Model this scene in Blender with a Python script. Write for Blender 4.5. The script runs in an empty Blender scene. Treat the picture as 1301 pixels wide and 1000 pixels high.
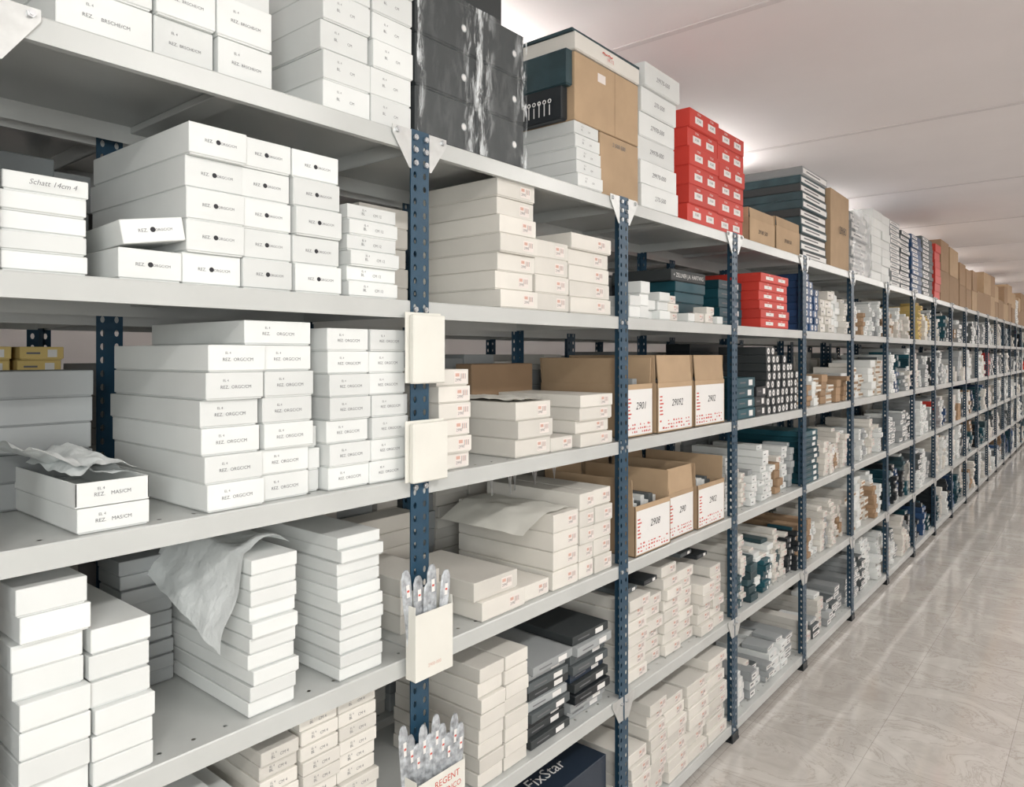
import bpy, math, random
from mathutils import Matrix, Vector
from mathutils import noise as NZ
R = random.Random(7)
scene = bpy.context.scene
COL = scene.collection

# ------------------------------------------------------------------ materials
MATS = {}
def mk(name, col, rough=0.6, var=0.0, noise=0.0, nscale=8, metal=0.0, bump=0.0, spec=0.4, alpha=1.0, coat=0.0):
    m = bpy.data.materials.new(name); m.use_nodes = True
    nt = m.node_tree; b = nt.nodes['Principled BSDF']
    b.inputs['Roughness'].default_value = rough
    b.inputs['Metallic'].default_value = metal
    b.inputs['Specular IOR Level'].default_value = spec
    b.inputs['Coat Weight'].default_value = coat
    b.inputs['Alpha'].default_value = alpha
    rgb = nt.nodes.new('ShaderNodeRGB'); rgb.outputs[0].default_value = (*col, 1)
    out = rgb.outputs[0]
    if var > 0:
        g = nt.nodes.new('ShaderNodeNewGeometry')
        mr = nt.nodes.new('ShaderNodeMapRange')
        mr.inputs[3].default_value = 1 - var; mr.inputs[4].default_value = 1 + var * 0.35
        nt.links.new(g.outputs['Random Per Island'], mr.inputs[0])
        mx = nt.nodes.new('ShaderNodeVectorMath'); mx.operation = 'SCALE'
        nt.links.new(out, mx.inputs[0]); nt.links.new(mr.outputs[0], mx.inputs['Scale'])
        out = mx.outputs[0]
    if noise > 0 or bump > 0:
        tc = nt.nodes.new('ShaderNodeTexCoord')
        n = nt.nodes.new('ShaderNodeTexNoise'); n.inputs['Scale'].default_value = nscale
        n.inputs['Detail'].default_value = 4
        nt.links.new(tc.outputs['Object'], n.inputs['Vector'])
        if noise > 0:
            mr2 = nt.nodes.new('ShaderNodeMapRange')
            mr2.inputs[1].default_value = 0.3; mr2.inputs[2].default_value = 0.7
            mr2.inputs[3].default_value = 1 - noise; mr2.inputs[4].default_value = 1 + noise * 0.3
            nt.links.new(n.outputs['Fac'], mr2.inputs[0])
            mx2 = nt.nodes.new('ShaderNodeVectorMath'); mx2.operation = 'SCALE'
            nt.links.new(out, mx2.inputs[0]); nt.links.new(mr2.outputs[0], mx2.inputs['Scale'])
            out = mx2.outputs[0]
        if bump > 0:
            bp = nt.nodes.new('ShaderNodeBump'); bp.inputs['Strength'].default_value = bump
            bp.inputs['Distance'].default_value = 0.01
            nt.links.new(n.outputs['Fac'], bp.inputs['Height'])
            nt.links.new(bp.outputs[0], b.inputs['Normal'])
    nt.links.new(out, b.inputs['Base Color'])
    MATS[name] = m
    return m

mk('white', (0.755, 0.775, 0.76), 0.55, var=0.15, noise=0.06, nscale=5)
mk('cream', (0.73, 0.705, 0.65), 0.6, var=0.16, noise=0.07, nscale=6)
mk('paper', (0.74, 0.73, 0.67), 0.7, noise=0.05)
mk('grey', (0.36, 0.38, 0.385), 0.6, var=0.25)
mk('darkgrey', (0.10, 0.115, 0.12), 0.55, var=0.25)
mk('charcoal', (0.042, 0.048, 0.050), 0.5, var=0.15)
mk('black', (0.020, 0.025, 0.029), 0.4, var=0.3)
mk('navy', (0.018, 0.03, 0.05), 0.35, var=0.3)
mk('teal', (0.012, 0.075, 0.10), 0.4, var=0.45)
mk('slate', (0.04, 0.085, 0.10), 0.45, var=0.3, noise=.35, nscale=14)
mk('blue', (0.03, 0.08, 0.19), 0.4, var=0.4)
mk('red', (0.56, 0.045, 0.03), 0.5, var=0.12)
mk('brown', (0.47, 0.335, 0.21), 0.8, var=0.12, noise=0.08, nscale=10)
mk('kraft', (0.36, 0.24, 0.145), 0.8, var=0.2, noise=0.08, nscale=10)
mk('yellow', (0.70, 0.53, 0.20), 0.6, var=0.1)
mk('inkblack', (0.03, 0.03, 0.035), 0.7)
mk('inkgrey', (0.17, 0.17, 0.18), 0.7)
mk('inkred', (0.58, 0.10, 0.08), 0.7)
mk('inkorange', (0.62, 0.38, 0.31), 0.7)
mk('label', (0.78, 0.77, 0.75), 0.6)
mk('lightlabel', (0.76, 0.70, 0.66), 0.6)
mk('post_blue', (0.018, 0.060, 0.105), 0.38, noise=0.12, nscale=25, spec=0.5)
mk('shelf_paint', (0.53, 0.545, 0.53), 0.28, noise=0.10, nscale=3, spec=0.55)
mk('zinc', (0.60, 0.61, 0.60), 0.35, metal=0.5, noise=0.1, nscale=40)
mk('steel', (0.55, 0.56, 0.57), 0.3, metal=0.8)
mk('plastic_clear', (0.85, 0.87, 0.88), 0.2, alpha=0.35, spec=0.6)
mk('bagged', (0.52, 0.55, 0.58), 0.22, var=.3, noise=0.55, nscale=60, spec=0.8, bump=.5)
mk('lamp_body', (0.8, 0.8, 0.78), 0.4)
mk('wall_paint', (0.80, 0.77, 0.755), 0.8, noise=0.04, nscale=1.5)
mk('ceiling_paint', (0.81, 0.765, 0.765), 0.7, noise=0.05, nscale=1.2)
mk('ceiling_joint', (0.66, 0.62, 0.62), 0.7)
mk('tissue', (0.72, 0.75, 0.745), 0.6, bump=0.6, nscale=30)

# shrink film: clear film with crumpled whitish patches
m = bpy.data.materials.new('shrink_film'); m.use_nodes = True; nt = m.node_tree
b = nt.nodes['Principled BSDF']; b.inputs['Base Color'].default_value = (0.78, 0.82, 0.83, 1)
b.inputs['Roughness'].default_value = 0.25
tc = nt.nodes.new('ShaderNodeTexCoord')
n = nt.nodes.new('ShaderNodeTexNoise'); n.inputs['Scale'].default_value = 16; n.inputs['Detail'].default_value = 9
n.inputs['Roughness'].default_value = .72; n.inputs['Distortion'].default_value = 0.3
mpf = nt.nodes.new('ShaderNodeMapping'); mpf.inputs['Rotation'].default_value = (.75, 0, 0); mpf.inputs['Scale'].default_value = (1, 2.4, .6)
nt.links.new(tc.outputs['Object'], mpf.inputs[0]); nt.links.new(mpf.outputs[0], n.inputs['Vector'])
cr = nt.nodes.new('ShaderNodeMapRange'); cr.inputs[1].default_value = .48; cr.inputs[2].default_value = .60
nt.links.new(n.outputs['Fac'], cr.inputs[0])
sx = nt.nodes.new('ShaderNodeSeparateXYZ'); nt.links.new(tc.outputs['Object'], sx.inputs[0])
def ridge(sock, cen, wid):
    a = nt.nodes.new('ShaderNodeMath'); a.operation = 'SUBTRACT'; nt.links.new(sock, a.inputs[0]); a.inputs[1].default_value = cen
    c = nt.nodes.new('ShaderNodeMath'); c.operation = 'ABSOLUTE'; nt.links.new(a.outputs[0], c.inputs[0])
    d = nt.nodes.new('ShaderNodeMapRange'); d.inputs[1].default_value = 0; d.inputs[2].default_value = wid
    d.inputs[3].default_value = 1; d.inputs[4].default_value = 0; nt.links.new(c.outputs[0], d.inputs[0]); return d.outputs[0]
r1 = ridge(sx.outputs[1], 1.505, .075); r2 = ridge(sx.outputs[1], 1.72, .06); r3 = ridge(sx.outputs[1], 1.275, .03)
ad = nt.nodes.new('ShaderNodeMath'); ad.operation = 'ADD'; nt.links.new(r1, ad.inputs[0]); nt.links.new(r2, ad.inputs[1])
ad1 = nt.nodes.new('ShaderNodeMath'); ad1.operation = 'ADD'; nt.links.new(ad.outputs[0], ad1.inputs[0]); nt.links.new(r3, ad1.inputs[1])
ad2 = nt.nodes.new('ShaderNodeMath'); ad2.operation = 'MULTIPLY_ADD'; nt.links.new(ad1.outputs[0], ad2.inputs[0]); ad2.inputs[1].default_value = .85; ad2.inputs[2].default_value = .06
mu = nt.nodes.new('ShaderNodeMath'); mu.operation = 'MULTIPLY_ADD'; nt.links.new(cr.outputs[0], mu.inputs[0]); nt.links.new(ad2.outputs[0], mu.inputs[1]); mu.inputs[2].default_value = .03
nt.links.new(mu.outputs[0], b.inputs['Alpha'])
bp = nt.nodes.new('ShaderNodeBump'); bp.inputs['Strength'].default_value = .5; bp.inputs['Distance'].default_value = 0.02
nt.links.new(n.outputs['Fac'], bp.inputs['Height']); nt.links.new(bp.outputs[0], b.inputs['Normal'])
MATS['shrink_film'] = m

def emis(name, s):
    m = bpy.data.materials.new(name); m.use_nodes = True
    b = m.node_tree.nodes['Principled BSDF']; b.inputs['Emission Color'].default_value = (1, 0.955, 0.915, 1)
    b.inputs['Emission Strength'].default_value = s; MATS[name] = m
emis('tube_glow', 52); emis('tube_glow_fill', 22)

# marble tile floor
m = bpy.data.materials.new('marble_tile'); m.use_nodes = True; nt = m.node_tree
b = nt.nodes['Principled BSDF']
tc = nt.nodes.new('ShaderNodeTexCoord')
br = nt.nodes.new('ShaderNodeTexBrick'); br.inputs['Scale'].default_value = 1.0
br.inputs['Brick Width'].default_value = 0.50; br.inputs['Row Height'].default_value = 0.50
br.inputs['Mortar Size'].default_value = 0.0014; br.inputs['Mortar Smooth'].default_value = 0.3
br.inputs['Color1'].default_value = (0.535, 0.51, 0.475, 1); br.inputs['Color2'].default_value = (0.60, 0.575, 0.54, 1)
br.inputs['Mortar'].default_value = (0.38, 0.355, 0.325, 1); br.offset = 0.0
nt.links.new(tc.outputs['Object'], br.inputs['Vector'])
n = nt.nodes.new('ShaderNodeTexNoise'); n.inputs['Scale'].default_value = 2.6; n.inputs['Detail'].default_value = 11
n.inputs['Roughness'].default_value = 0.66; n.inputs['Distortion'].default_value = 1.3
mp = nt.nodes.new('ShaderNodeMapping'); mp.inputs['Scale'].default_value = (1.0, 1.6, 1); mp.inputs['Rotation'].default_value = (0, 0, .35)
nt.links.new(tc.outputs['Object'], mp.inputs[0]); nt.links.new(mp.outputs[0], n.inputs['Vector'])
cr = nt.nodes.new('ShaderNodeValToRGB')
e = cr.color_ramp.elements
e[0].position = 0.30; e[0].color = (0.80, 0.78, 0.76, 1)
e[1].position = 0.66; e[1].color = (1.07, 1.07, 1.06, 1)
q_ = e.new(.487); q_.color = (.97, .96, .955, 1); q_ = e.new(.503); q_.color = (.76, .73, .70, 1); q_ = e.new(.52); q_.color = (.97, .965, .96, 1)
nt.links.new(n.outputs['Fac'], cr.inputs[0])
mx = nt.nodes.new('ShaderNodeMix'); mx.data_type = 'RGBA'; mx.blend_type = 'MULTIPLY'; mx.inputs[0].default_value = 1
nt.links.new(br.outputs['Color'], mx.inputs[6]); nt.links.new(cr.outputs[0], mx.inputs[7])
nt.links.new(mx.outputs[2], b.inputs['Base Color'])
mr = nt.nodes.new('ShaderNodeMapRange'); mr.inputs[3].default_value = 0.03; mr.inputs[4].default_value = 0.14
nt.links.new(n.outputs['Fac'], mr.inputs[0]); nt.links.new(mr.outputs[0], b.inputs['Roughness'])
b.inputs['Specular IOR Level'].default_value = 1.0
MATS['marble_tile'] = m

# ------------------------------------------------------------------ geometry helpers
def _chamfer_topo():
    idx = {}; k = 0
    corners = [(a, b_, c) for a in (-1, 1) for b_ in (-1, 1) for c in (-1, 1)]
    for c in corners:
        for ax in range(3):
            idx[(c, ax)] = k; k += 1
    def pos(c, ax):
        return Vector([c[i] * (1.0 if i == ax else 0.9) for i in range(3)])
    P = {idx[(c, ax)]: pos(c, ax) for c in corners for ax in range(3)}
    faces = []
    def addf(f):
        n_ = (P[f[1]] - P[f[0]]).cross(P[f[2]] - P[f[0]])
        cen = sum((P[i] for i in f), Vector()) / len(f)
        faces.append(f if n_.dot(cen) > 0 else f[::-1])
    for ax in range(3):
        o = [i for i in range(3) if i != ax]
        for s in (-1, 1):
            f = []
            for (p, q) in ((-1, -1), (1, -1), (1, 1), (-1, 1)):
                c = [0, 0, 0]; c[ax] = s; c[o[0]] = p; c[o[1]] = q
                f.append(idx[(tuple(c), ax)])
            addf(f)
        for p in (-1, 1):
            for q in (-1, 1):
                ca = [0, 0, 0]; ca[ax] = -1; ca[o[0]] = p; ca[o[1]] = q
                cb = list(ca); cb[ax] = 1; ca = tuple(ca); cb = tuple(cb)
                addf([idx[(ca, o[0])], idx[(cb, o[0])], idx[(cb, o[1])], idx[(ca, o[1])]])
    for c in corners:
        addf([idx[(c, 0)], idx[(c, 1)], idx[(c, 2)]])
    return corners, faces
CORN, CFACES = _chamfer_topo()

_text_cache = {}
def text_geo(s):
    if s in _text_cache: return _text_cache[s]
    cu = bpy.data.curves.new('t', 'FONT'); cu.body = s; cu.resolution_u = 2; cu.size = 1
    cu.align_x = 'CENTER'; cu.align_y = 'CENTER'
    ob = bpy.data.objects.new('t', cu); COL.objects.link(ob)
    bpy.context.view_layer.update()
    me = bpy.data.meshes.new_from_object(ob)
    v = [(p.co.x, p.co.y) for p in me.vertices]; f = [tuple(p.vertices) for p in me.polygons]
    w = max((p[0] for p in v), default=0) - min((p[0] for p in v), default=0)
    bpy.data.objects.remove(ob); bpy.data.meshes.remove(me); bpy.data.curves.remove(cu)
    _text_cache[s] = (v, f, w)
    return _text_cache[s]

class Pile:
    def __init__(s, name): s.name = name; s.V = []; s.F = []; s.I = []; s.m = []
    def mi(s, mat):
        if mat not in s.m: s.m.append(mat)
        return s.m.index(mat)
    def add(s, verts, faces, mat, M=None):
        o = len(s.V); i = s.mi(mat)
        if M is not None: verts = [tuple(M @ Vector(v)) for v in verts]
        s.V.extend(verts)
        for f in faces: s.F.append(tuple(o + k for k in f)); s.I.append(i)
    def cbox(s, x0, x1, y0, y1, z0, z1, mat, c=0.0014, M=None):
        h = ((x1 - x0) / 2, (y1 - y0) / 2, (z1 - z0) / 2); cen = ((x0 + x1) / 2, (y0 + y1) / 2, (z0 + z1) / 2)
        c = min(c, min(h) * 0.45)
        vs = []
        for k in CORN:
            for ax in range(3):
                vs.append(tuple(cen[i] + k[i] * (h[i] if i == ax else h[i] - c) for i in range(3)))
        s.add(vs, CFACES, mat, M)
    def quad(s, pts, mat, M=None): s.add(pts, [tuple(range(len(pts)))], mat, M)
    def text(s, body, x, y, z, size, mat, M=None, maxw=None, side=False, slant=0.0):
        v, f, w = text_geo(body)
        if maxw and w * size > maxw: size = maxw / w
        if side: vs = [(x + a * size, y, z + b_ * size) for a, b_ in v]
        else: vs = [(x, y + (a + slant * b_) * size, z + b_ * size) for a, b_ in v]
        s.add(vs, f, mat, M)
    def disc(s, x, y, z, r, mat, M=None, n=10):
        s.add([(x, y + r * math.cos(a * 2 * math.pi / n), z + r * math.sin(a * 2 * math.pi / n)) for a in range(n)], [tuple(range(n))], mat, M)
    def cyl(s, p0, p1, r, mat, n=12, M=None):
        p0 = Vector(p0); p1 = Vector(p1); d = (p1 - p0).normalized()
        u = d.orthogonal().normalized(); w = d.cross(u)
        vs = []
        for p in (p0, p1):
            for a in range(n):
                t_ = 2 * math.pi * a / n
                vs.append(tuple(p + u * (r * math.cos(t_)) + w * (r * math.sin(t_))))
        fs = [(a, (a + 1) % n, n + (a + 1) % n, n + a) for a in range(n)] + [tuple(range(n))[::-1], tuple(range(n, 2 * n))]
        s.add(vs, fs, mat, M)
    def ring(s, cen, Rr, r, mat, sc=(1, 1), M=None, n=14, k=6):
        vs = []; fs = []
        for a in range(n):
            t_ = 2 * math.pi * a / n
            for b_ in range(k):
                q = 2 * math.pi * b_ / k
                rr = Rr + r * math.cos(q)
                vs.append((cen[0] + r * math.sin(q), cen[1] + rr * math.cos(t_) * sc[0], cen[2] + rr * math.sin(t_) * sc[1]))
        for a in range(n):
            for b_ in range(k):
                fs.append((a * k + b_, ((a + 1) % n) * k + b_, ((a + 1) % n) * k + (b_ + 1) % k, a * k + (b_ + 1) % k))
        s.add(vs, fs, mat, M)
    def build(s, parent=None, smooth=False):
        me = bpy.data.meshes.new(s.name); me.from_pydata(s.V, [], s.F)
        for k in s.m: me.materials.append(MATS[k])
        me.polygons.foreach_set('material_index', s.I)
        if smooth: me.polygons.foreach_set('use_smooth', [True] * len(s.F))
        me.update()
        ob = bpy.data.objects.new(s.name, me); COL.objects.link(ob)
        if parent: ob.parent = parent
        return ob

def empty(name):
    e = bpy.data.objects.new(name, None); COL.objects.link(e); e.empty_display_size = 0.1; return e

def rect(P, x, y0, y1, z0, z1, mat, M=None): P.quad([(x, y0, z0), (x, y1, z0), (x, y1, z1), (x, y0, z1)], mat, M)

def lab(P, M, x, w, h, kind, txt=None):
    if kind == 'print':
        t_ = txt or 'ORGC/CM'
        P.text('REZ.' if len(t_) > 5 else 'BL', x, -w * 0.19, -h * 0.04, 0.0095, 'inkgrey', M, maxw=w * .14)
        P.text(t_, x, w * 0.10, -h * 0.04, 0.0095, 'inkgrey', M, maxw=w * 0.36)
        P.text('EL 4', x, -w * 0.17, h * 0.2, 0.007, 'inkgrey', M)
    elif kind == 'printdot':
        P.text('REZ.', x, -w * 0.17, 0, 0.009, 'inkgrey', M)
        P.disc(x, -w * 0.01, 0.001, 0.005, 'inkblack', M)
        P.text('ORGC/CM', x, w * 0.17, 0, 0.009, 'inkgrey', M, maxw=w * 0.28)
    elif kind == 'sticker':
        lw = min(0.048, w * 0.42); lh = min(0.032, h * 0.74); cy = w * 0.24
        rect(P, x, cy - lw / 2, cy + lw / 2, -lh / 2, lh / 2, 'lightlabel', M)
        rect(P, x + .0003, cy - lw * .42, cy - lw * .10, lh * .08, lh * .36, 'inkorange', M)
        for k in range(5):
            yy = cy + lw * (0.03 + 0.085 * k)
            rect(P, x + .0003, yy, yy + lw * .035, -lh * .12, lh * .34, 'inkorange' if k % 2 else 'inkgrey', M)
        P.text('2990', x + .0003, cy - lw * .2, -lh * .22, lh * .36, 'inkgrey', M)
    elif kind == 'reds':
        for cy in (-w * .2, w * .24):
            rect(P, x, cy - w * .13, cy + w * .13, -h * .2, h * .16, 'label', M)
            P.text('31560', x + .0003, cy, 0, h * .20, 'inkblack', M, maxw=w * .22)
            P.text('STEAK', x + .0003, cy, h * .32, h * .16, 'label', M, maxw=w * .22)
    elif kind == 'hand':
        P.text(txt or '29970-000', x, 0, 0, min(0.026, h * .45), 'inkgrey', M, maxw=w * .7, slant=.25)
    elif kind == 'dot':
        P.disc(x, 0, 0, min(w, h) * .40, 'label', M); P.disc(x + .0004, 0, 0, min(w, h) * .14, 'inkgrey', M)
    elif kind == 'endlabel':
        rect(P, x, -w * .4, w * .1, -h * .3, h * .3, 'label', M)
        rect(P, x + .0003, -w * .3, w * .0, -h * .05, h * .12, 'inkgrey', M)
    elif kind == 'stripe':
        rect(P, x, -w * .47, w * .47, -h * .3, h * .3, 'label', M)
        rect(P, x + .0003, -w * .35, w * .2, -h * .05, h * .12, 'inkgrey', M)
    elif kind == 'small':
        rect(P, x, w * .12, w * .34, -h * .28, h * .28, 'label', M)
        rect(P, x, -w * .36, -w * .05, -h * .06, h * .08, 'inkgrey', M)
    elif kind == 'band':
        rect(P, x, -w * .5, w * .5, -h * .15, h * .25, 'kraft', M)
    elif kind == 'gdot':
        P.disc(x, w * .28, 0.0, .011, 'grey', M); P.disc(x + .0004, w * .28, 0.0, .008, 'label', M)

def bx(P, y0, y1, z0, z1, xf, depth, mat, kind=None, rz=0.0, lid=True, txt=None, c=0.0014):
    M = Matrix.Translation((xf - depth / 2, (y0 + y1) / 2, (z0 + z1) / 2)) @ Matrix.Rotation(rz, 4, 'Z')
    w = (y1 - y0); h = z1 - z0; dx = depth / 2
    if lid:
        P.cbox(-dx + .003, dx - .003, -w / 2 + .003, w / 2 - .003, -h / 2, 0, mat, .0008, M)
        P.cbox(-dx, dx, -w / 2, w / 2, -h / 2 + .0030, h / 2 - .0004, mat, c, M)
    else:
        P.cbox(-dx, dx, -w / 2, w / 2, -h / 2, h / 2 - .0012, mat, c, M)
    if kind: lab(P, M, dx + .0006, w, h, kind, txt)

def stack(P, y0, y1, z0, rows, h, depth=.3, s=.02, mat='white', kind=None, lid=True, txt=None, jit=1.0, rng=R):
    for r in range(rows):
        a = rng.uniform(-.0028, .0028) * jit; d = rng.uniform(-.006, .008) * jit
        bx(P, y0 + .0015 + a, y1 - .0015 + a, z0 + r * h, z0 + (r + 1) * h, -s + d, depth, mat, kind,
           rng.uniform(-.009, .009) * jit, lid, txt)

def open_carton(P, y0, y1, z0, h, s, depth, mat='brown', flap=.09, num=None, ffront=True, fill='grey', label=True):
    x1 = -s; x0 = -s - depth; t_ = .004
    P.cbox(x0, x1, y0, y1, z0, z0 + t_, mat)
    P.cbox(x1 - t_, x1, y0, y1, z0, z0 + h, mat); P.cbox(x0, x0 + t_, y0, y1, z0, z0 + h, mat)
    P.cbox(x0, x1, y0, y0 + t_, z0, z0 + h, mat); P.cbox(x0, x1, y1 - t_, y1, z0, z0 + h, mat)
    def fl(hx, hy, ang, axis, lx, ly):
        M = Matrix.Translation((hx, hy, z0 + h)) @ Matrix.Rotation(ang, 4, axis)
        if axis == 'Y': P.cbox(-.0015, .0015, -ly / 2, ly / 2, 0, lx, mat, .0006, M)
        else: P.cbox(-lx / 2, lx / 2, -.0015, .0015, 0, ly, mat, .0006, M)
    if ffront: fl(x1 - .002, (y0 + y1) / 2, -.08, 'Y', flap, (y1 - y0) * .94)
    fl(x0 + .002, (y0 + y1) / 2, -.1, 'Y', flap, (y1 - y0) * .94)
    fl((x0 + x1) / 2, y0 + .002, .08, 'X', depth * .95, flap)
    fl((x0 + x1) / 2, y1 - .002, -.06, 'X', depth * .95, flap)
    yy = y0 + .008
    while yy < y1 - .03:
        w = R.uniform(.02, .035)
        for xx in range(int(depth / .12)):
            P.cbox(x0 + .01 + xx * .12, x0 + .12 + xx * .12, yy, min(yy + w, y1 - .006), z0 + .005, z0 + h * R.uniform(.9, 1.1), fill if R.random() < .6 else 'white')
        yy += w + .002
    if label:
        w = y1 - y0; M = Matrix.Translation((x1 + .0008, (y0 + y1) / 2, z0 + h / 2))
        rect(P, 0, -w * .47, w * .47, -h * .46, h * .40, 'label', M)
        for k in range(12):
            a = -w * .44 + k * w * .073
            for q in range(3):
                if R.random() < .7:
                    zz = -h * .42 + q * h * .07
                    rect(P, .0004, a, a + w * R.uniform(.02, .055), zz, zz + h * R.uniform(.02, .04), 'inkred', M)
        for q in range(6):
            zz = -h * .14 + q * h * .07
            rect(P, .0004, -w * .44, -w * .44 + w * R.uniform(.05, .12), zz, zz + h * .028, 'inkred', M)
        if num: P.text(num, .0006, w * .05, h * .08, h * .20, 'inkblack', M, maxw=w * .46, slant=.25)

def fill(P, y0, y1, z0, zmax, pal, wr=(.07, .13), hr=(.032, .055), s=(.015, .05), dr=(.25, .42), rmin=.35, rmax=.95, lid=True, labels=True, gap=.006, rng=R, xo=0, jit=1.3, loose=0.0):
    y = y0
    names = [p[0] for p in pal]; ws = [p[1] for p in pal]
    while y < y1 - .03:
        w = rng.uniform(*wr)
        if y + w > y1: w = y1 - y
        if w < .03: break
        h = rng.uniform(*hr)
        tot = rng.uniform(rmin, rmax) * (zmax - z0); rows = max(1, int(tot / h))
        m_, k_ = rng.choices(names, ws)[0]
        s_ = rng.uniform(*s)
        stack(P, y, y + w - .002, z0, rows, h, rng.uniform(*dr), s_ + xo, m_, k_ if labels else None, lid, rng=rng, jit=jit)
        if rng.random() < loose and z0 + (rows + 1) * h < zmax + .01:
            # one more packet laid askew on top
            m2, k2 = rng.choices(names, ws)[0]
            bx(P, y + .006, y + w - .008, z0 + rows * h, z0 + rows * h + h * .7, -s_ - xo - .02, .14, m2, k2 if labels else None, rng.uniform(-.09, .09), lid)
        y += w + rng.uniform(0.001, gap)

# ------------------------------------------------------------------ layout constants
Y = {0: 0.33}
for n_ in range(1, 23): Y[n_] = 1.271 + (n_ - 1) * 1.0
Y[-1] = -0.67; Y[-2] = -1.67
LV = {'A': 2.365, 'B': 1.942, 'C': 1.492, 'D': 1.046, 'E': .572, 'F': .082}
ORDER = ['F', 'E', 'D', 'C', 'B', 'A']
HPOST = 2.375; DEP = .50
CEIL = 3.25

def hole_strip(P, a0, a1, b0, b1, pitch, rw, rh, mapf, mat):
    nb = int((b1 - b0) / pitch); ca = (a0 + a1) / 2
    for k in range(nb):
        c0 = b0 + k * pitch; c1 = c0 + pitch if k < nb - 1 else b1; cb = c0 + pitch / 2
        outer = [(a1, cb), (a1, c1), (ca, c1), (a0, c1), (a0, cb), (a0, c0), (ca, c0), (a1, c0)]
        inner = [(ca + rw * math.cos(q * math.pi / 4), cb + rh * math.sin(q * math.pi / 4)) for q in range(8)]
        vs = [mapf(*p) for p in outer + inner]
        P.add(vs, [(q, (q + 1) % 8, 8 + (q + 1) % 8, 8 + q) for q in range(8)], mat)

pp = Pile('slotted_post')
W = .031
for sg in (-1, 1):
    hole_strip(pp, .002, W, 0, HPOST, .0335, .0056, .0088, lambda a, b_, sg=sg: (0, sg * a, b_), 'post_blue')
    hole_strip(pp, .002, W, 0, HPOST, .0335, .0056, .0088, lambda a, b_, sg=sg: (-.0018, sg * a, b_), 'post_blue')
    hole_strip(pp, .002, .036, 0, HPOST, .0335, .005, .008, lambda a, b_, sg=sg: (-a, sg * .002, b_), 'post_blue')
    pp.quad([(0, sg * W, 0), (-.0018, sg * W, 0), (-.0018, sg * W, HPOST), (0, sg * W, HPOST)], 'post_blue')
pp.quad([(0, -.002, 0), (0, .002, 0), (0, .002, HPOST), (0, -.002, HPOST)], 'post_blue')
pp.cbox(-.042, .006, -.038, .038, 0, .012, 'black')
pp.cbox(-.004, .004, -.036, .036, 0, .04, 'black')
post_me_src = pp.build(); post_me = post_me_src.data; bpy.data.objects.remove(post_me_src)

def gusset(P, sg, zt, size, drop, x=.0022):
    base = [(0, sg * .006, zt), (0, sg * (.031 + size), zt), (0, sg * (.031 + size), zt - .018), (0, sg * .034, zt - drop), (0, sg * .006, zt - drop)]
    vs = [(x, b_[1], b_[2]) for b_ in base] + [(x - .002, b_[1], b_[2]) for b_ in base]
    n = 5
    P.add(vs, [tuple(range(n)), tuple(range(n, 2 * n))[::-1]] + [(k, (k + 1) % n, n + (k + 1) % n, n + k) for k in range(n)], 'zinc')
def bolt(P, y, z, x=.002):
    P.cyl((x, y, z), (x + .006, y, z), .0075, 'steel', 6)
    P.cyl((x + .006, y, z), (x + .008, y, z), .004, 'steel', 8)

bp_ = Pile('post_hardware')
for sg in (-1, 1):
    base = [(0, sg * .031, HPOST - .003), (0, sg * .093, HPOST - .003), (0, sg * .093, HPOST - .022), (0, sg * .038, HPOST - .10), (0, sg * .031, HPOST - .10)]
    vs = [(.0022, b_[1], b_[2]) for b_ in base] + [(.0002, b_[1], b_[2]) for b_ in base]
    bp_.add(vs, [tuple(range(5)), tuple(range(5, 10))[::-1]] + [(k, (k + 1) % 5, 5 + (k + 1) % 5, 5 + k) for k in range(5)], 'zinc')
    bolt(bp_, sg * .078, HPOST - .014); bolt(bp_, sg * .018, HPOST - .02); bolt(bp_, sg * .018, HPOST - .085); bolt(bp_, sg * .018, HPOST - .052)
    for L in 'BCDEF':
        bolt(bp_, sg * .0175, LV[L] - .022, .0005)
for sg in (-1, 1): gusset(bp_, sg, LV['E'], .045, .085, x=.0012)
hw_src = bp_.build(); hw_me = hw_src.data; bpy.data.objects.remove(hw_src)

def shelf_pile(w):
    P = Pile('shelf_panel')
    a, b_ = .0035, w - .0035
    lip = .044; xf = -.003
    hole_strip(P, -.062, -.018, a, b_, (b_ - a) / 14, .0045, .0045, lambda p, q: (p, q, 0), 'shelf_paint')
    P.quad([(-.018, a, 0), (xf - .002, a, 0), (xf - .002, b_, 0), (-.018, b_, 0)], 'shelf_paint')
    P.quad([(-DEP + .003, a, 0), (-.062, a, 0), (-.062, b_, 0), (-DEP + .003, b_, 0)], 'shelf_paint')
    P.quad([(-DEP + .003, a, -.0015), (-DEP + .003, b_, -.0015), (-.062, b_, -.0015), (-.062, a, -.0015)], 'shelf_paint')
    P.quad([(xf - .002, a, 0), (xf, a, -.003), (xf, b_, -.003), (xf - .002, b_, 0)], 'shelf_paint')
    P.quad([(xf, a, -.003), (xf, a, -lip), (xf, b_, -lip), (xf, b_, -.003)], 'shelf_paint')
    P.quad([(xf, a, -lip), (xf - .016, a, -lip), (xf - .016, b_, -lip), (xf, b_, -lip)], 'shelf_paint')
    P.quad([(xf - .016, a, -lip), (xf - .016, a, -lip + .012), (xf - .016, b_, -lip + .012), (xf - .016, b_, -lip)], 'shelf_paint')
    xb = -DEP + .003
    P.quad([(xb, a, 0), (xb, a, -lip), (xb, b_, -lip), (xb, b_, 0)], 'shelf_paint')
    for yy in (a, b_):
        P.quad([(xb, yy, 0), (xf, yy, 0), (xf, yy, -lip + .004), (xb, yy, -lip + .004)], 'shelf_paint')
    P.cbox(xb, xf - .02, w / 2 - .03, w / 2 + .03, -.018, -.002, 'shelf_paint')
    return P
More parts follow.
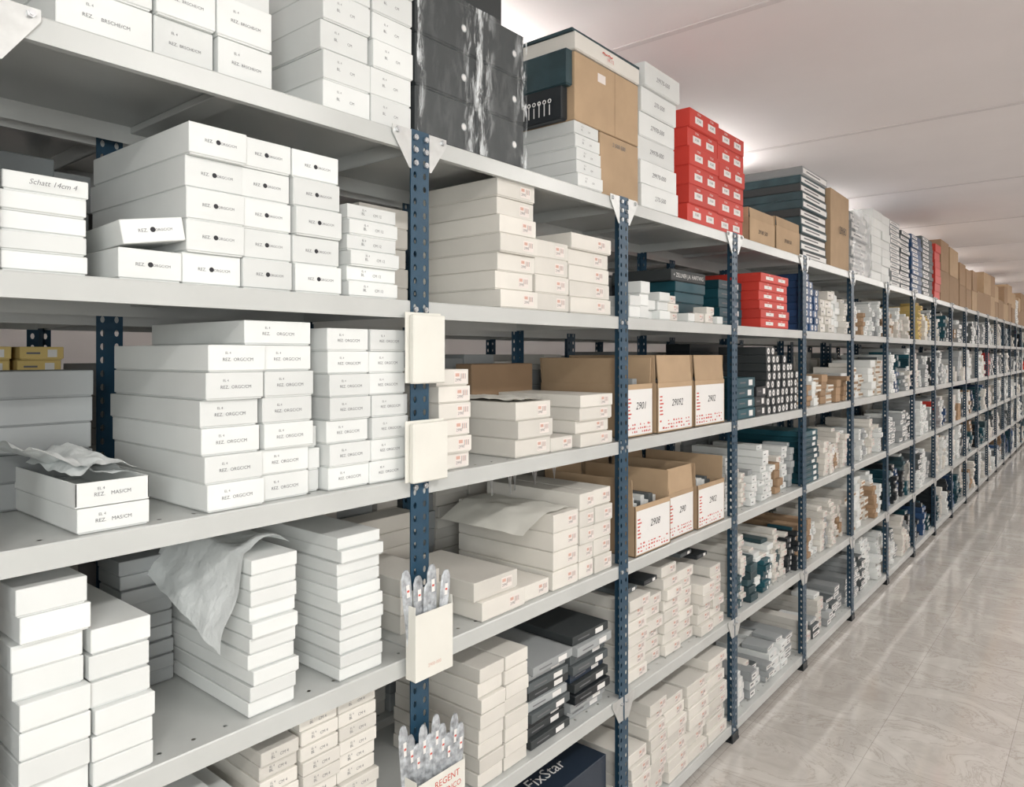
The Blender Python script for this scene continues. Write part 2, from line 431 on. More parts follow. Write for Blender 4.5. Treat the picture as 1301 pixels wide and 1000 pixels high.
sp1 = shelf_pile(1.0).build(); sh1 = sp1.data; bpy.data.objects.remove(sp1)
sp0 = shelf_pile(Y[1] - Y[0]).build(); sh0 = sp0.data; bpy.data.objects.remove(sp0)

def child(name, me, parent, loc, rz=0):
    o = bpy.data.objects.new(name, me); COL.objects.link(o); o.location = loc; o.rotation_euler = (0, 0, rz); o.parent = parent
    return o

rack = empty('metal_shelving_rack')
for n_ in range(-1, 22):
    child('post_front', post_me, rack, (0, Y[n_], 0))
    child('post_back', post_me, rack, (-DEP, Y[n_], 0), math.pi)
    child('gusset_bolts', hw_me, rack, (0, Y[n_], 0))
    if n_ < 21:
        for L in ORDER:
            child('shelf_' + L.lower(), sh0 if n_ == 0 else sh1, rack, (0, Y[n_], LV[L]))
rack2 = empty('metal_shelving_rack')
RX = -.565; RY0 = -.25
for n_ in range(0, 22):
    yy = RY0 + n_
    child('post_front', post_me, rack2, (RX, yy, 0)); child('post_back', post_me, rack2, (RX - DEP, yy, 0), math.pi)
    if n_ < 21:
        for L in ORDER:
            child('shelf_' + L.lower(), sh1, rack2, (RX, yy, LV[L] - (.0 if L == 'A' else .02)))

# ------------------------------------------------------------------ BAY 0
A, B_, C_, D_, E_, F_ = (LV[k] + .001 for k in 'ABCDEF')
P = Pile('white_box_stack')
for a, b2 in ((.455, .62), (.622, .741), (.743, .868)):
    stack(P, a, b2, A, 3, .083, .36, .03, 'white', 'print', txt='BRSCHE/CM')
P.build()
P = Pile('white_box_stack')
stack(P, .99, 1.128, A, 8, .068, .34, .02, 'white', 'print', txt='CM')
stack(P, 1.13, 1.262, A, 8, .068, .34, .02, 'white', 'print', txt='CM')
P.build()

P = Pile('white_box_stack')
stack(P, .372, .504, B_, 5, .033, .2, .02, 'white', None)
M = Matrix.Translation((-.018, .446, B_ + .148)); P.text('Schatt 14cm 4', 0.007, 0, 0, .0125, 'inkgrey', M, slant=.3)
P.build()
P = Pile('dark_grey_box_stack')
stack(P, .34, .53, B_, 5, .05, .2, .26, 'darkgrey', None)
P.build()
P = Pile('white_box_stack')
ed = [.672, .797, .915, 1.04]
for i in range(3):
    stack(P, ed[i], ed[i + 1], B_, 5, .063, .45, .02, 'white', 'printdot', jit=1.3)
stack(P, .55, .668, B_, 1, .058, .42, .015, 'white', 'printdot')
Mt = Matrix.Translation((-.13, .618, B_ + .094)) @ Matrix.Rotation(math.radians(-4), 4, 'Z') @ Matrix.Rotation(math.radians(10), 4, 'X')
P.cbox(-.13, .12, -.056, .056, -.022, .022, 'white', M=Mt)
lab(P, Mt, .1206, .11, .045, 'printdot')
P.build()
P = Pile('white_box_stack')
stack(P, 1.06, 1.212, B_, 6, .0365, .28, .02, 'white', 'print', txt='CM 12')
P.build()

P = Pile('white_box_stack')
stack(P, .708, .836, C_, 6, .0555, .43, .02, 'white', 'print', jit=1.3)
stack(P, .838, .962, C_, 6, .0555, .43, .025, 'white', 'print', jit=1.3)
stack(P, .80, .965, C_ + .3335, 1, .052, .42, .03, 'white', 'print')
stack(P, .966, 1.0, C_, 3, .05, .2, .05, 'white', None)
P.build()
P = Pile('white_box_stack')
stack(P, 1.004, 1.125, C_, 7, .0535, .4, .02, 'white', 'print')
stack(P, 1.127, 1.245, C_, 7, .0535, .4, .02, 'white', 'print')
P.build()
P = Pile('grey_box_stack')
stack(P, .345, .625, C_, 5, .056, .14, .335, 'grey', None)
P.build()
P = Pile('white_box_stack')
stack(P, .482, .607, C_, 1, .045, .33, .02, 'white', 'print', txt='MAS/CM')
z0 = C_ + .046; x1 = -.022; x0 = -.34
P.cbox(x0, x1, .482, .607, z0, z0 + .003, 'white')
for q in ((x1 - .003, x1, .482, .607), (x0, x0 + .003, .482, .607), (x0, x1, .482, .485), (x0, x1, .604, .607)):
    P.cbox(q[0], q[1], q[2], q[3], z0 + .002, z0 + .043, 'white')
lab(P, Matrix.Translation((x1, .545, z0 + .022)), .0006, .125, .043, 'print', 'MAS/CM')
P.build()

def sheet(name, fn, nu=28, nv=22, mat='tissue', parent=None):
    P = Pile(name); vs = [fn(i / nu, j / nv) for i in range(nu + 1) for j in range(nv + 1)]
    fs = [(i * (nv + 1) + j, (i + 1) * (nv + 1) + j, (i + 1) * (nv + 1) + j + 1, i * (nv + 1) + j + 1) for i in range(nu) for j in range(nv)]
    P.add(vs, fs, mat); return P.build(parent, smooth=True)
def nz(a, b_, sc=6, k=0): return NZ.noise(Vector((a * sc, b_ * sc, k)))
sheet('tissue_paper', lambda u, v: (-.06 - .27 * u, .43 + .165 * v, C_ + .092 + .016 * abs(nz(u, v, 5, 1)) + .06 * (1 - v) ** 2 * (1 - .3 * u) + .016 * nz(u, v, 2.5, 4)))
sheet('tissue_paper', lambda u, v: (-.05 - .25 * u, .49 + .112 * v, C_ + .100 + .012 * nz(u, v, 5, 2) + .03 * math.sin(v * 3) * (.5 + .5 * u)))

P = Pile('white_box_stack')
stack(P, .392, .502, D_, 8, .047, .4, .02, 'white', None, jit=1.5)
stack(P, .506, .612, D_, 6, .0455, .36, .02, 'white', None, jit=1.5)
P.build()
P = Pile('white_box_stack')
stack(P, .81, .922, D_, 10, .0332, .42, .02, 'white', None)
stack(P, .68, .80, D_, 9, .0332, .12, .33, 'grey', None)
P.build()
def drape(u, v):
    zt = D_ + .337; L = u * .34; xx = -.035 - .33 * v + .03 * u
    flat = .12
    if L < flat:
        return (xx, .915 - L * .92 + .004 * nz(u, v, 6, 3), zt + .010 + .03 * math.exp(-((v - .05) / .12) ** 2) * math.sin(L / flat * 3.1) + .004 * nz(u, v, 7, 5))
    q = L - flat
    return (xx - .02 * q, .805 - .30 * q + .012 * nz(u, v, 4, 6), zt + .01 - q * (.85 - .45 * v) + .006 * nz(u, v, 8, 7))
sheet('tissue_paper', drape)
P = Pile('white_box_stack')
stack(P, 1.034, 1.162, D_, 11, .0303, .40, .02, 'white', None)
P.build()
P = Pile('white_box_stack')
for (a, b_, r_) in ((.345, .44, 6), (.445, .55, 7), (.62, .74, 11), (.745, .80, 10), (.84, .935, 12), (.937, 1.04, 13), (1.042, 1.155, 13)):
    stack(P, a, b_, E_, r_, .0325, .4, .03, 'cream' if a > .8 else 'white', 'print' if a > .8 else None, txt='CM 4')
P.build()
P = Pile('white_box_stack')
fill(P, Y[0] + .01, Y[1] - .03, F_, E_ - .06, [(('white', None), 1)])
P.build()
for L, nx in zip('ABCDEF', (3.0, A, B_, C_, D_, E_)):
    P = Pile('white_box_stack')
    fill(P, Y[-1] + .04, Y[0] - .04, LV[L] + .001, nx - .07, [(('white', 'print'), 2), (('white', None), 2)])
    P.build()

# ------------------------------------------------------------------ TOP SHELF
blk = empty('shrink_wrapped_black_boxes')
P = Pile('black_boxes')
for r_ in range(3):
    bx(P, 1.275, 1.505, A + r_ * .136, A + (r_ + 1) * .136, -.02, .42, 'charcoal', 'gdot', 0, True, c=.004)
    bx(P, 1.508, 1.72, A + r_ * .136, A + (r_ + 1) * .136, -.02, .42, 'charcoal', 'gdot', 0, True, c=.004)
bx(P, 1.29, 1.64, A + .409, A + .51, -.04, .38, 'charcoal', None, 0.02, True, c=.003)
P.build(blk)
sheet('film', lambda u, v: (-.012 + .004 * nz(u, v, 7, 9), 1.272 + .452 * u, A + .003 + .408 * v), 30, 26, 'shrink_film', blk)

P = Pile('white_box_stack')
stack(P, 1.99, 2.142, A, 5, .0445, .36, .015, 'white', 'print', txt='CM', jit=2)
P.build()
P = Pile('printed_product_boxes')
bx(P, 1.955, 1.99, A + .2245, A + .335, -.05, .36, 'black', None)
bx(P, 1.955, 1.99, A + .336, A + .455, -.03, .40, 'slate', None)
for k in range(6):
    xx = -.10 - k * .022
    P.cbox(xx, xx + .004, 1.9535, 1.9545, A + .245, A + .28 + .006 * (k % 3), 'label')
    M = Matrix.Translation((xx + .002, 1.954, A + .292)) @ Matrix.Rotation(math.pi / 2, 4, 'Z')
    P.ring((0, 0, 0), .006, .002, 'label', M=M, n=10, k=4)
P.text('NITARK', -.27, 1.9535, A + .26, .022, 'label', side=True)
P.build()
P = Pile('cardboard_carton')
bx(P, 2.146, 2.41, A, A + .222, -.02, .45, 'brown', None, 0, False, c=.003)
bx(P, 1.992, 2.41, A + .2235, A + .455, -.02, .45, 'brown', None, 0, False, c=.003)
rect(P, -.0195, 2.13, 2.18, A + .39, A + .42, 'lightlabel')
rect(P, -.0192, 2.24, 2.243, A + .2235, A + .455, 'kraft')
P.text('2 500 500', -.0185, 2.27, A + .19, .022, 'inkgrey', slant=.2)
P.build()
P = Pile('flat_white_box')
bx(P, 1.98, 2.41, A + .456, A + .515, -.015, .40, 'cream', None, .01, True)
bx(P, 1.975, 2.42, A + .5155, A + .528, -.02, .40, 'slate', None, 0, False)
P.text('~~', -.0105, 2.18, A + .495, .06, 'inkred'); P.text('1K 12', -.0105, 2.20, A + .478, .018, 'inkred')
P.build()
P = Pile('white_box_stack')
tx_ = ['270-500', '29970-000', '29970-000', '27970-500', '270-500', '29970-000']
for r_ in range(6):
    stack(P, 2.43, 2.725, A + r_ * .0925, 1, .0915, .35, .02, 'white', 'hand', txt=tx_[r_], jit=2)
P.build()
P = Pile('red_box_stack')
stack(P, 2.83, 3.128, A, 6, .081, .28, .02, 'red', 'reds')
stack(P, 3.13, 3.43, A, 6, .079, .28, .02, 'red', 'reds')
P.build()
P = Pile('open_cardboard_carton')
open_carton(P, 3.5, 3.85, A, .12, .02, .22, 'brown', .05, None, True, 'white', False)
open_carton(P, 3.87, 4.25, A, .13, .02, .22, 'brown', .05, None, True, 'white', False)
P.text('29180 500', -.019, 3.68, A + .06, .03, 'inkblack', slant=.2); P.text('29180 50', -.019, 4.05, A + .06, .03, 'inkblack', slant=.2)
P.build()
P = Pile('teal_box_stack')
for r_ in range(11):
    stack(P, 4.30, 4.78, A + r_ * .0485, 1, .048, .42, .03, ('slate' if r_ in (1, 3, 4, 6, 7, 9) else 'charcoal') if r_ < 10 else 'grey', 'stripe')
P.build()
P = Pile('cardboard_carton')
bx(P, 4.82, 5.28, A, A + .50, -.02, .14, 'brown', None, .03, False, c=.003)
P.text('29/80', -.010, 5.08, A + .25, .07, 'inkblack', slant=.2)
P.build()
wr = empty('plastic_wrapped_boxes')
P = Pile('boxes')
stack(P, 5.36, 5.80, A, 7, .062, .3, .04, 'grey', 'stripe')
P.build(wr)
sheet('plastic_bag', lambda u, v: (-.015 + .03 * nz(u, v, 4, 1), 5.34 + .48 * u, A + .004 + .45 * v), mat='plastic_clear', parent=wr)
P = Pile('white_box_stack')
for (a, b_, r_) in ((5.85, 6.15, 8), (6.16, 6.43, 8)): stack(P, a, b_, A, r_, .066, .34, .02, 'white', None)
P.build()
P = Pile('grey_striped_box_stack')
stack(P, 6.45, 6.80, A, 14, .038, .34, .02, 'grey', 'stripe'); stack(P, 6.82, 7.17, A, 13, .038, .34, .02, 'darkgrey', 'stripe')
P.build()
P = Pile('dark_blue_box_stack')
stack(P, 7.25, 7.7, A, 13, .04, .34, .02, 'blue', 'endlabel'); stack(P, 7.72, 8.25, A, 14, .04, .34, .02, 'darkgrey', 'endlabel')
P.build()
P = Pile('red_box_stack'); stack(P, 8.35, 8.65, A, 7, .08, .34, .02, 'red', None); P.build()
yy = 8.7
while yy < 20.4:
    w = R.uniform(.4, .7); h = R.uniform(.24, .35)
    if R.random() < .15:
        P = Pile('grey_box_stack'); stack(P, yy, yy + w, A, R.randint(8, 12), .045, .35, .02, R.choice(['grey', 'slate', 'blue', 'white']), 'stripe', lid=False)
    else:
        P = Pile('cardboard_carton')
        for r_ in range(R.choice([1, 2, 2])): bx(P, yy, yy + w, A + r_ * h, A + (r_ + 1) * h, -.02, .4, R.choice(['brown', 'kraft', 'kraft']), None, R.uniform(-.02, .02), False, c=.003)
    P.build(); yy += w + R.uniform(.02, .08)

# ------------------------------------------------------------------ BAY 1 shelves
P = Pile('cream_box_stack')
stack(P, 1.598, 1.775, B_, 7, .0545, .36, .02, 'cream', 'sticker', jit=1.4)
stack(P, 1.778, 1.957, B_, 4, .056, .30, .025, 'cream', 'sticker')
stack(P, 1.96, 2.21, B_, 5, .0535, .34, .02, 'cream', 'sticker', jit=1.4)
stack(P, 1.31, 1.50, B_, 5, .06, .16, .30, 'cream', None)
P.build()
P = Pile('cream_box_stack')
stack(P, 1.352, 1.478, C_, 6, .0455, .32, .02, 'cream', 'sticker')
stack(P, 1.681, 1.858, C_, 3, .056, .30, .02, 'cream', 'sticker')
stack(P, 1.86, 1.985, C_, 1, .045, .3, .02, 'cream', 'sticker')
stack(P, 2.0, 2.205, C_, 4, .044, .36, .02, 'cream', 'sticker', jit=2)
P.build()
P = Pile('cardboard_carton')
bx(P, 1.88, 2.23, C_ + .0, C_ + .28, -.385, .08, 'kraft', None, 0, False, c=.003)
P.build()
sheet('tissue_paper', lambda u, v: (-.03 - .28 * u, 1.675 + .19 * v, C_ + .176 + .006 * nz(u, v, 6, 11)), mat='paper')
P = Pile('cream_box_stack')
stack(P, 1.868, 2.01, D_, 4, .061, .42, .02, 'cream', 'sticker')
stack(P, 2.012, 2.10, D_, 5, .058, .42, .02, 'cream', 'sticker')
stack(P, 2.102, 2.215, D_, 5, .058, .42, .02, 'cream', 'sticker')
P.build()
P = Pile('cream_box_stack')
stack(P, 1.522, 1.719, D_, 1, .056, .34, .012, 'cream', 'sticker')
stack(P, 1.505, 1.70, D_ + .0565, 1, .056, .33, .03, 'cream', 'sticker')
stack(P, 1.724, 1.85, D_, 1, .05, .3, .03, 'cream', 'sticker')
stack(P, 1.31, 1.46, D_, 3, .05, .24, .12, 'cream', None)
stack(P, 1.31, 1.62, D_ + .0, 5, .05, .09, .385, 'cream', None)
P.build()
sheet('tissue_paper', lambda u, v: (-.04 - .36 * u, 1.74 + .25 * v, D_ + .250 + .006 * nz(u, v, 5, 12) - (.05 * (1 - v / .5) ** 1.3 if v < .5 else 0)), mat='paper')
sc = Pile('hanging_scissors')
for k in range(6):
    y_ = 1.86 + k * .065; x_ = -.28 + .03 * (k % 2); zt = LV['C'] - .07
    M = Matrix.Translation((x_, y_, zt)) @ Matrix.Rotation(R.uniform(-.3, .3), 4, 'X')
    sc.ring((0, -.018, 0), .017, .003, 'inkblack', (1, 1.3), M); sc.ring((0, .018, 0), .017, .003, 'inkblack', (1, 1.3), M)
    sc.add([(0, -.012, -.02), (0, -.004, -.02), (0, .006, -.10), (0, .002, -.10)], [(0, 1, 2, 3)], 'steel', M)
    sc.add([(.002, .012, -.02), (.002, .004, -.02), (.002, -.006, -.10), (.002, -.002, -.10)], [(0, 1, 2, 3)], 'steel', M)
    sc.cyl((x_, y_, zt + .02), (x_, y_, LV['C'] - .003), .0015, 'zinc', 6)
sc.build()
P = Pile('cream_box_stack')
stack(P, 1.516, 1.625, E_, 8, .0425, .36, .02, 'cream', None)
stack(P, 1.628, 1.738, E_, 8, .0425, .36, .02, 'cream', None)
P.build()
P = Pile('black_packaged_cutlery_stack')
for r_ in range(9):
    stack(P, 1.76, 1.97, E_ + r_ * .030, 1, .0295, .38, .03, R.choice(['black', 'charcoal', 'navy', 'darkgrey', 'grey']), 'small', jit=3)
    stack(P, 1.985, 2.20, E_ + r_ * .032, 1, .0315, .36, .03, R.choice(['black', 'navy', 'darkgrey', 'charcoal', 'grey']), 'small', jit=3)
P.build()
P = Pile('blue_product_box')
bx(P, 1.76, 2.20, F_, F_ + .30, -.03, .40, 'navy', None, 0, True)
P.text('FixStar', -.0280, 1.98, F_ + .20, .07, 'label', slant=.2)
v, f, w = text_geo('FixStar')
P.add([(-.12 - b2 * .07, 1.96 + a * .07 + .2 * b2 * .07, F_ + .3008) for a, b2 in v], f, 'label')
P.build()
P = Pile('white_box_stack'); fill(P, 1.31, 1.74, F_, .5, [(('cream', 'sticker'), 2), (('white', None), 1)]); P.build()

# ------------------------------------------------------------------ BAY 2
P = Pile('small_white_boxes')
fill(P, 2.34, 2.80, B_, B_ + .165, [(('white', None), 3), (('cream', 'sticker'), 2)], wr=(.06, .10), hr=(.035, .05), dr=(.1, .16), rmin=.6, rmax=1)
fill(P, 2.81, 3.20, B_, B_ + .085, [(('white', None), 3), (('cream', 'sticker'), 2)], wr=(.06, .10), hr=(.035, .042), dr=(.06, .08), rmin=.6, rmax=1)
P.build()
P = Pile('teal_box_stack')
stack(P, 2.92, 3.22, B_, 4, .047, .30, .13, 'teal', None)
bx(P, 2.88, 3.225, B_ + .189, B_ + .24, -.125, .30, 'charcoal', None, 0, True)
P.text('+ ZELLNER J.A. HARTWIG', -.1235, 3.05, B_ + .214, .03, 'label', maxw=.30)
P.build()
P = Pile('open_cardboard_carton')
open_carton(P, 2.34, 2.54, C_, .20, .03, .40, 'brown', .10, '2901', False)
open_carton(P, 2.56, 2.87, C_, .20, .02, .42, 'brown', .11, '29092')
open_carton(P, 2.89, 3.20, C_, .20, .02, .42, 'brown', .11, '2902')
P.build()
P = Pile('open_cardboard_carton')
open_carton(P, 2.37, 2.65, D_, .19, .01, .42, 'brown', .10, '2908', False, 'darkgrey')
open_carton(P, 2.67, 2.90, D_, .19, .03, .42, 'brown', .10, '290', True, 'darkgrey')
open_carton(P, 2.92, 3.20, D_, .19, .02, .42, 'brown', .10, '2902', False, 'darkgrey')
P.build()
P = Pile('cream_box_stack')
for (a, b_, r_) in ((2.34, 2.50, 7), (2.505, 2.66, 6), (2.665, 2.80, 8), (2.80, 2.95, 7), (2.955, 3.08, 5), (3.085, 3.20, 6)):
    stack(P, a, b_, E_, r_, .045, .36, .02 + R.uniform(0, .04), 'cream', 'sticker', jit=2)
P.build()
P = Pile('black_packaged_cutlery_stack')
for a in (2.36, 2.52, 2.83, 2.99): bx(P, a, a + .11, E_ + .362 if a in (2.83,) else E_ + .32, E_ + .382 if a in (2.83,) else E_ + .34, -.06, .3, R.choice(['black', 'darkgrey']), 'small', .03)
P.build()
P = Pile('cream_box_stack')
for (a, b_, r_) in ((2.34, 2.48, 5), (2.485, 2.62, 8), (2.625, 2.80, 7), (2.81, 3.0, 7), (3.005, 3.2, 8)):
    stack(P, a, b_, F_, r_, .046, .38, .02, 'cream', 'sticker', jit=2)
P.build()

# ------------------------------------------------------------------ BAY 3+
WH = [(('white', None), 3), (('cream', 'sticker'), 3)]
SM = [(('white', 'small'), 4), (('cream', 'sticker'), 4), (('grey', None), 1), (('kraft', None), .5)]
TEAL = [(('teal', 'small'), 3), (('black', 'small'), 2), (('blue', 'endlabel'), 1), (('slate', None), 1), (('cream', 'sticker'), 2), (('white', None), 1)]
DOT = [(('black', 'dot'), 4), (('teal', 'endlabel'), 3), (('blue', 'dot'), 1)]
BLU = [(('white', None), 2), (('cream', 'small'), 2)]
BRN = [(('kraft', None), 1), (('cream', 'band'), 3), (('white', None), 1)]
GRY = [(('grey', 'stripe'), 3), (('white', 'small'), 2), (('cream', 'sticker'), 1), (('darkgrey', 'stripe'), 1)]
YEL = [(('yellow', 'band'), 2), (('cream', None), 1), (('grey', 'stripe'), 1)]
MIX = [(('white', 'small'), 4), (('grey', 'stripe'), 4), (('cream', 'sticker'), 4), (('teal', 'small'), 1), (('blue', 'endlabel'), 1), (('kraft', 'endlabel'), 1), (('darkgrey', 'endlabel'), 1.5), (('slate', 'stripe'), 1), (('red', 'endlabel'), .3)]
nm = {id(WH): 'white_box_stack', id(SM): 'small_white_boxes', id(TEAL): 'teal_box_stack', id(DOT): 'black_box_stack', id(BLU): 'white_box_stack',
      id(BRN): 'brown_box_stack', id(GRY): 'grey_box_stack', id(YEL): 'yellow_box_stack', id(MIX): 'mixed_product_boxes'}
plan = {
 3: {'B': None, 'C': None, 'D': (SM, .72), 'E': (TEAL, .8), 'F': (GRY, .42)},
 4: {'B': (BLU, .75), 'C': (BRN, .6), 'D': (SM, .65), 'E': (SM, .65), 'F': (GRY, .5)},
 5: {'B': (SM, .75), 'C': (BRN, .75), 'D': (SM, .75), 'E': (BRN, .8), 'F': (GRY, .8)},
 6: {'B': (SM, .75), 'C': (MIX, .8), 'D': (GRY, .8), 'E': (TEAL, .8), 'F': (MIX, .7)},
 7: {'B': (YEL, .9), 'C': (GRY, .9), 'D': (GRY, .9), 'E': (GRY, .8), 'F': (DOT, .7)},
}
nxt = {'F': 'E', 'E': 'D', 'D': 'C', 'C': 'B', 'B': 'A'}
for n_ in range(3, 21):
    for L in 'BCDEF':
        z0 = LV[L] + .001; zm = LV[nxt[L]] - .05
        if n_ in plan:
            if plan[n_][L] is None: continue
            pal, k = plan[n_][L]
        else:
            pal, k = R.choice([WH, GRY, GRY, MIX, MIX, SM, MIX, TEAL]), .9
        P = Pile(nm[id(pal)])
        near = n_ < 9
        ys = Y[n_] + .04
        if n_ == 4 and L in 'BD': ys += .33
        small = pal is SM or pal is TEAL
        fill(P, ys, Y[n_ + 1] - .035, z0, z0 + (zm - z0) * min(1, k * 1.08), pal,
             wr=((.05, .10) if small else (.07, .14)) if near else (.09, .2),
             hr=((.024, .042) if small else (.03, .055)) if near else (.03, .06), lid=near, labels=n_ < 14, rmin=.4, rmax=1.0, s=(.012, .08), jit=2.0, loose=.5 if near else 0)
        P.build()
P = Pile('blue_box_stack')
for k in range(3): stack(P, 4.32 + k * .09, 4.405 + k * .09, B_, 8 - k, .042, .34, .02, 'blue', 'dot')
P.build()
P = Pile('teal_box_stack'); stack(P, 4.32, 4.58, D_, 9, .034, .40, .02, 'teal', 'small'); P.build()
P = Pile('teal_box_stack'); stack(P, 3.32, 3.6, B_, 5, .045, .25, .10, 'teal', 'small'); P.build()
P = Pile('red_box_stack'); stack(P, 3.64, 4.05, B_, 6, .047, .34, .02, 'red', 'reds'); P.build()
P = Pile('teal_box_stack'); stack(P, 3.34, 3.56, C_, 4, .05, .30, .02, 'teal', 'small'); stack(P, 3.58, 3.72, C_, 3, .05, .26, .02, 'black', 'small'); P.build()
P = Pile('black_box_stack')
for k in range(7):
    a = 3.73 + k * .07; stack(P, a, a + .068, C_, 8 - k // 2, .044, .26, .02, 'black' if k % 2 else 'charcoal', 'dot')
stack(P, 3.5, 4.2, C_, 8, .046, .14, .33, 'black', None)
P.build()

# rear rack contents
for n_ in range(0, 21):
    for i, L in enumerate('BCDEF'):
        z0 = LV[L] - .02 + .001; zm = LV[nxt[L]] - .09
        P = Pile('stored_box_stack')
        if n_ == 0 and L == 'C':
            P.name = 'yellow_box_stack'
            for k in range(8):
                stack(P, RY0 + .05 + k * .11, RY0 + .145 + k * .11, z0, 11, .032, .3, .05 - RX, 'yellow', 'small', lid=True)
        else:
            fill(P, RY0 + n_ + .04, RY0 + n_ + .965, z0, zm, [(('cream', None), 2), (('grey', None), 3), (('darkgrey', None), .6)] if n_ < 8 else MIX,
                 wr=(.12, .22), hr=(.04, .07), s=(.02, .04), dr=(.3, .4), rmin=.75, rmax=1.0, lid=False, labels=False, xo=-RX)
        P.build()

# ------------------------------------------------------------------ cards and pockets on the near post
def card(y0, y1, z0, z1):
    P = Pile('paper_card_holder')
    P.cbox(.0088, .0104, y0, y1, z0, z1, 'paper', .0004)
    P.cbox(.0104, .028, y0 + .012, y1, z0 - .002, z1 - .006, 'paper', .003)
    P.build()
card(1.212, 1.335, 1.735, 1.912); card(1.212, 1.345, 1.487, 1.64)
pk = empty('plastic_pocket_with_cutlery_bags')
P = Pile('pocket')
y0, y1, z0, z1 = 1.215, 1.345, 1.0, 1.215
P.cbox(.0088, .0102, y0, y1, z0, z1, 'paper', .0004)
P.cbox(.0430, .0442, y0, y1, z0, z1 - .05, 'paper', .0004)
P.cbox(.0102, .0430, y0, y0 + .0015, z0, z1 - .03, 'paper', .0004); P.cbox(.0102, .0430, y1 - .0015, y1, z0, z1 - .03, 'paper', .0004)
P.cbox(.0102, .0430, y0, y1, z0, z0 + .0015, 'paper', .0004)
P.text('2900-000', .0446, (y0 + y1) / 2, z0 + .03, .012, 'inkorange')
P.build(pk)
def sleeve(P, x, y, zb, zt, tilt, w=.017):
    M = Matrix.Translation((x, y, zb)) @ Matrix.Rotation(tilt, 4, 'X')
    L = zt - zb; vs = []
    prof = [(0, .7), (.5, .85), (.8, 1), (.93, .92), (.98, .6), (1, .25)]
    for t_, r_ in prof:
        r2 = r_ * w
        vs += [(-.002, -r2, t_ * L), (.0015, -r2 * .75, t_ * L), (.003, 0, t_ * L), (.0015, r2 * .75, t_ * L), (-.002, r2, t_ * L)]
    fs = []; K = 5
    for k in range(len(prof) - 1):
        for q in range(K): fs.append((k * K + q, k * K + (q + 1) % K, (k + 1) * K + (q + 1) % K, (k + 1) * K + q))
    fs.append(tuple(range(len(vs) - K, len(vs))))
    P.add(vs, fs, 'bagged', M)
    rect(P, .0034, -w * .35, w * .3, L * .74, L * .86, 'label', M)
    rect(P, .0036, -w * .25, w * .2, L * .79, L * .81, 'inkred', M)
P = Pile('cutlery_bags')
for k in range(5): sleeve(P, .016 + .005 * k, 1.235 + .018 * k, 1.01, 1.275 - .022 * (k % 3), [.10, .03, -.03, .02, -.10][k])
P.build(pk)
pk = empty('printed_pocket_with_cutlery_bags')
P = Pile('pocket')
y0, y1, z0, z1 = 1.205, 1.375, .585, .775
P.cbox(.0088, .0102, y0, y1, z0, z1, 'paper', .0004); P.cbox(.058, .0592, y0, y1, z0, z1 - .02, 'paper', .0004)
P.cbox(.0102, .058, y0, y0 + .0015, z0, z1 - .01, 'paper', .0004); P.cbox(.0102, .058, y1 - .0015, y1, z0, z1 - .01, 'paper', .0004)
P.cbox(.0102, .058, y0, y1, z0, z0 + .0015, 'paper', .0004)
for k, tx in enumerate(('REGENT', 'ARGENCO', 'REGENT')): P.text(tx, .0597, (y0 + y1) / 2 + .02, z1 - .045 - k * .027, .024, 'inkred', maxw=.10)
rect(P, .0597, y0 + .01, y0 + .035, z1 - .08, z1 - .04, 'inkred')
P.build(pk)
P = Pile('cutlery_bags')
for k in range(10): sleeve(P, .014 + .0043 * k, 1.222 + .0145 * k, .6, .892 - .024 * ((k * 2) % 5) * .6, .07 - .014 * k, .016)
P.build(pk)

# ------------------------------------------------------------------ room shell
XL, XR, YN, YF = -3.2, 3.3, -2.8, 24.0
def slab(name, x0, x1, y0, y1, z0, z1, mat):
    P = Pile(name); P.cbox(x0, x1, y0, y1, z0, z1, mat, .001); return P.build()
slab('floor', XL, XR, YN, YF, -.1, 0, 'marble_tile')
slab('ceiling', XL, XR, YN, YF, CEIL, CEIL + .1, 'ceiling_paint')
slab('wall_left', XL - .1, XL, YN, YF, 0, CEIL, 'wall_paint')
slab('wall_right', XR, XR + .1, YN, YF, 0, CEIL, 'wall_paint')
slab('wall_far', XL, XR, YF, YF + .1, 0, CEIL, 'wall_paint')
slab('wall_near', XL, XR, YN - .1, YN, 0, CEIL, 'wall_paint')
slab('baseboard_right', XR - .015, XR, YN, YF, 0, .09, 'marble_tile')
slab('baseboard_far', XL, XR - .016, YF - .015, YF, 0, .09, 'marble_tile')
k = 1
yy = .86
while yy < YF:
    slab('trim_%d' % k, XL, XR, yy - .02, yy + .02, CEIL - .004, CEIL, 'ceiling_joint'); yy += 2.1; k += 1

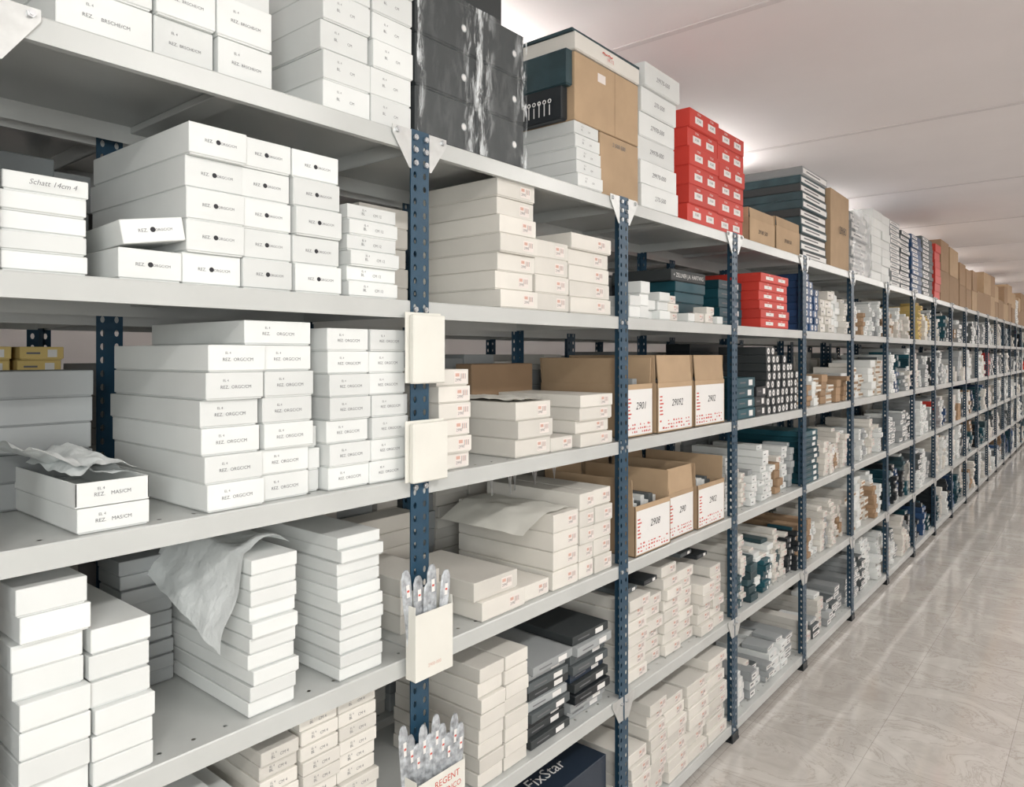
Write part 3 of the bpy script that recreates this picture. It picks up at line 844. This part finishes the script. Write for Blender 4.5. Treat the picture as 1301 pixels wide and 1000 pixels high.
# ------------------------------------------------------------------ lights
def fixture(x, y, z, hang=True, glow='tube_glow'):
    e = empty('fluorescent_ceiling_light')
    P = Pile('batten'); P.cbox(x - .03, x + .03, y - .62, y + .62, z, z + .03, 'lamp_body', .004)
    if hang:
        for q in (-.5, .5): P.cyl((x, y + q, z + .03), (x, y + q, CEIL), .004, 'lamp_body', 8)
    for q in (-.61, .61): P.cbox(x - .02, x + .05, y + q - .012, y + q + .012, z - .03, z, 'lamp_body', .002)
    P.build(e)
    T = Pile('tube'); T.cyl((x + .04, y - .6, z - .012), (x + .04, y + .6, z - .012), .014, glow, 12); T.build(e, True)
def area(name, loc, rot, sx, sy, pw, col):
    l = bpy.data.lights.new(name, 'AREA'); l.shape = 'RECTANGLE'; l.size = sx; l.size_y = sy; l.energy = pw; l.color = col
    o = bpy.data.objects.new(name, l); COL.objects.link(o); o.location = loc; o.rotation_euler = rot; return o
for k in range(9):
    fixture(-.95, 2.3 + 2.45 * k, 3.09)
for k in range(9):  # unseen aisle battens and area lights, added as fill for the box fronts
    y_ = -1.0 + 2.8 * k
    fixture(2.15, y_, CEIL - .032, hang=False, glow='tube_glow_fill')
    area('aisle_fill', (2.15, y_, CEIL - .1), (0, 0, 0), .25, 1.2, 31, (1, .975, .94))
o = area('added_fill_light', (2.9, -1.2, 2.0), (0, 0, 0), 1.1, 1.1, 54, (.97, 1, .985))  # added fill light behind the camera, not a lamp of the room
d = Vector((-.3, 1.9, 1.0)) - Vector(o.location); o.rotation_euler = d.to_track_quat('-Z', 'Y').to_euler()

w = bpy.data.worlds.new('World'); scene.world = w; w.use_nodes = True
w.node_tree.nodes['Background'].inputs[0].default_value = (.8, .82, .85, 1); w.node_tree.nodes['Background'].inputs[1].default_value = .3

# ------------------------------------------------------------------ camera
cam = bpy.data.cameras.new('camera'); cam.sensor_width = 36; cam.lens = 920 / 1301 * 36
cam.shift_y = -50 / 1301; cam.clip_start = .02; cam.clip_end = 100
co = bpy.data.objects.new('camera', cam); COL.objects.link(co)
co.location = (1.357, 0, 1.807); co.rotation_euler = (math.pi / 2, 0, math.radians(39.63))
scene.camera = co
scene.view_settings.view_transform = 'Standard'
scene.view_settings.look = 'None'
scene.view_settings.exposure = 0.10
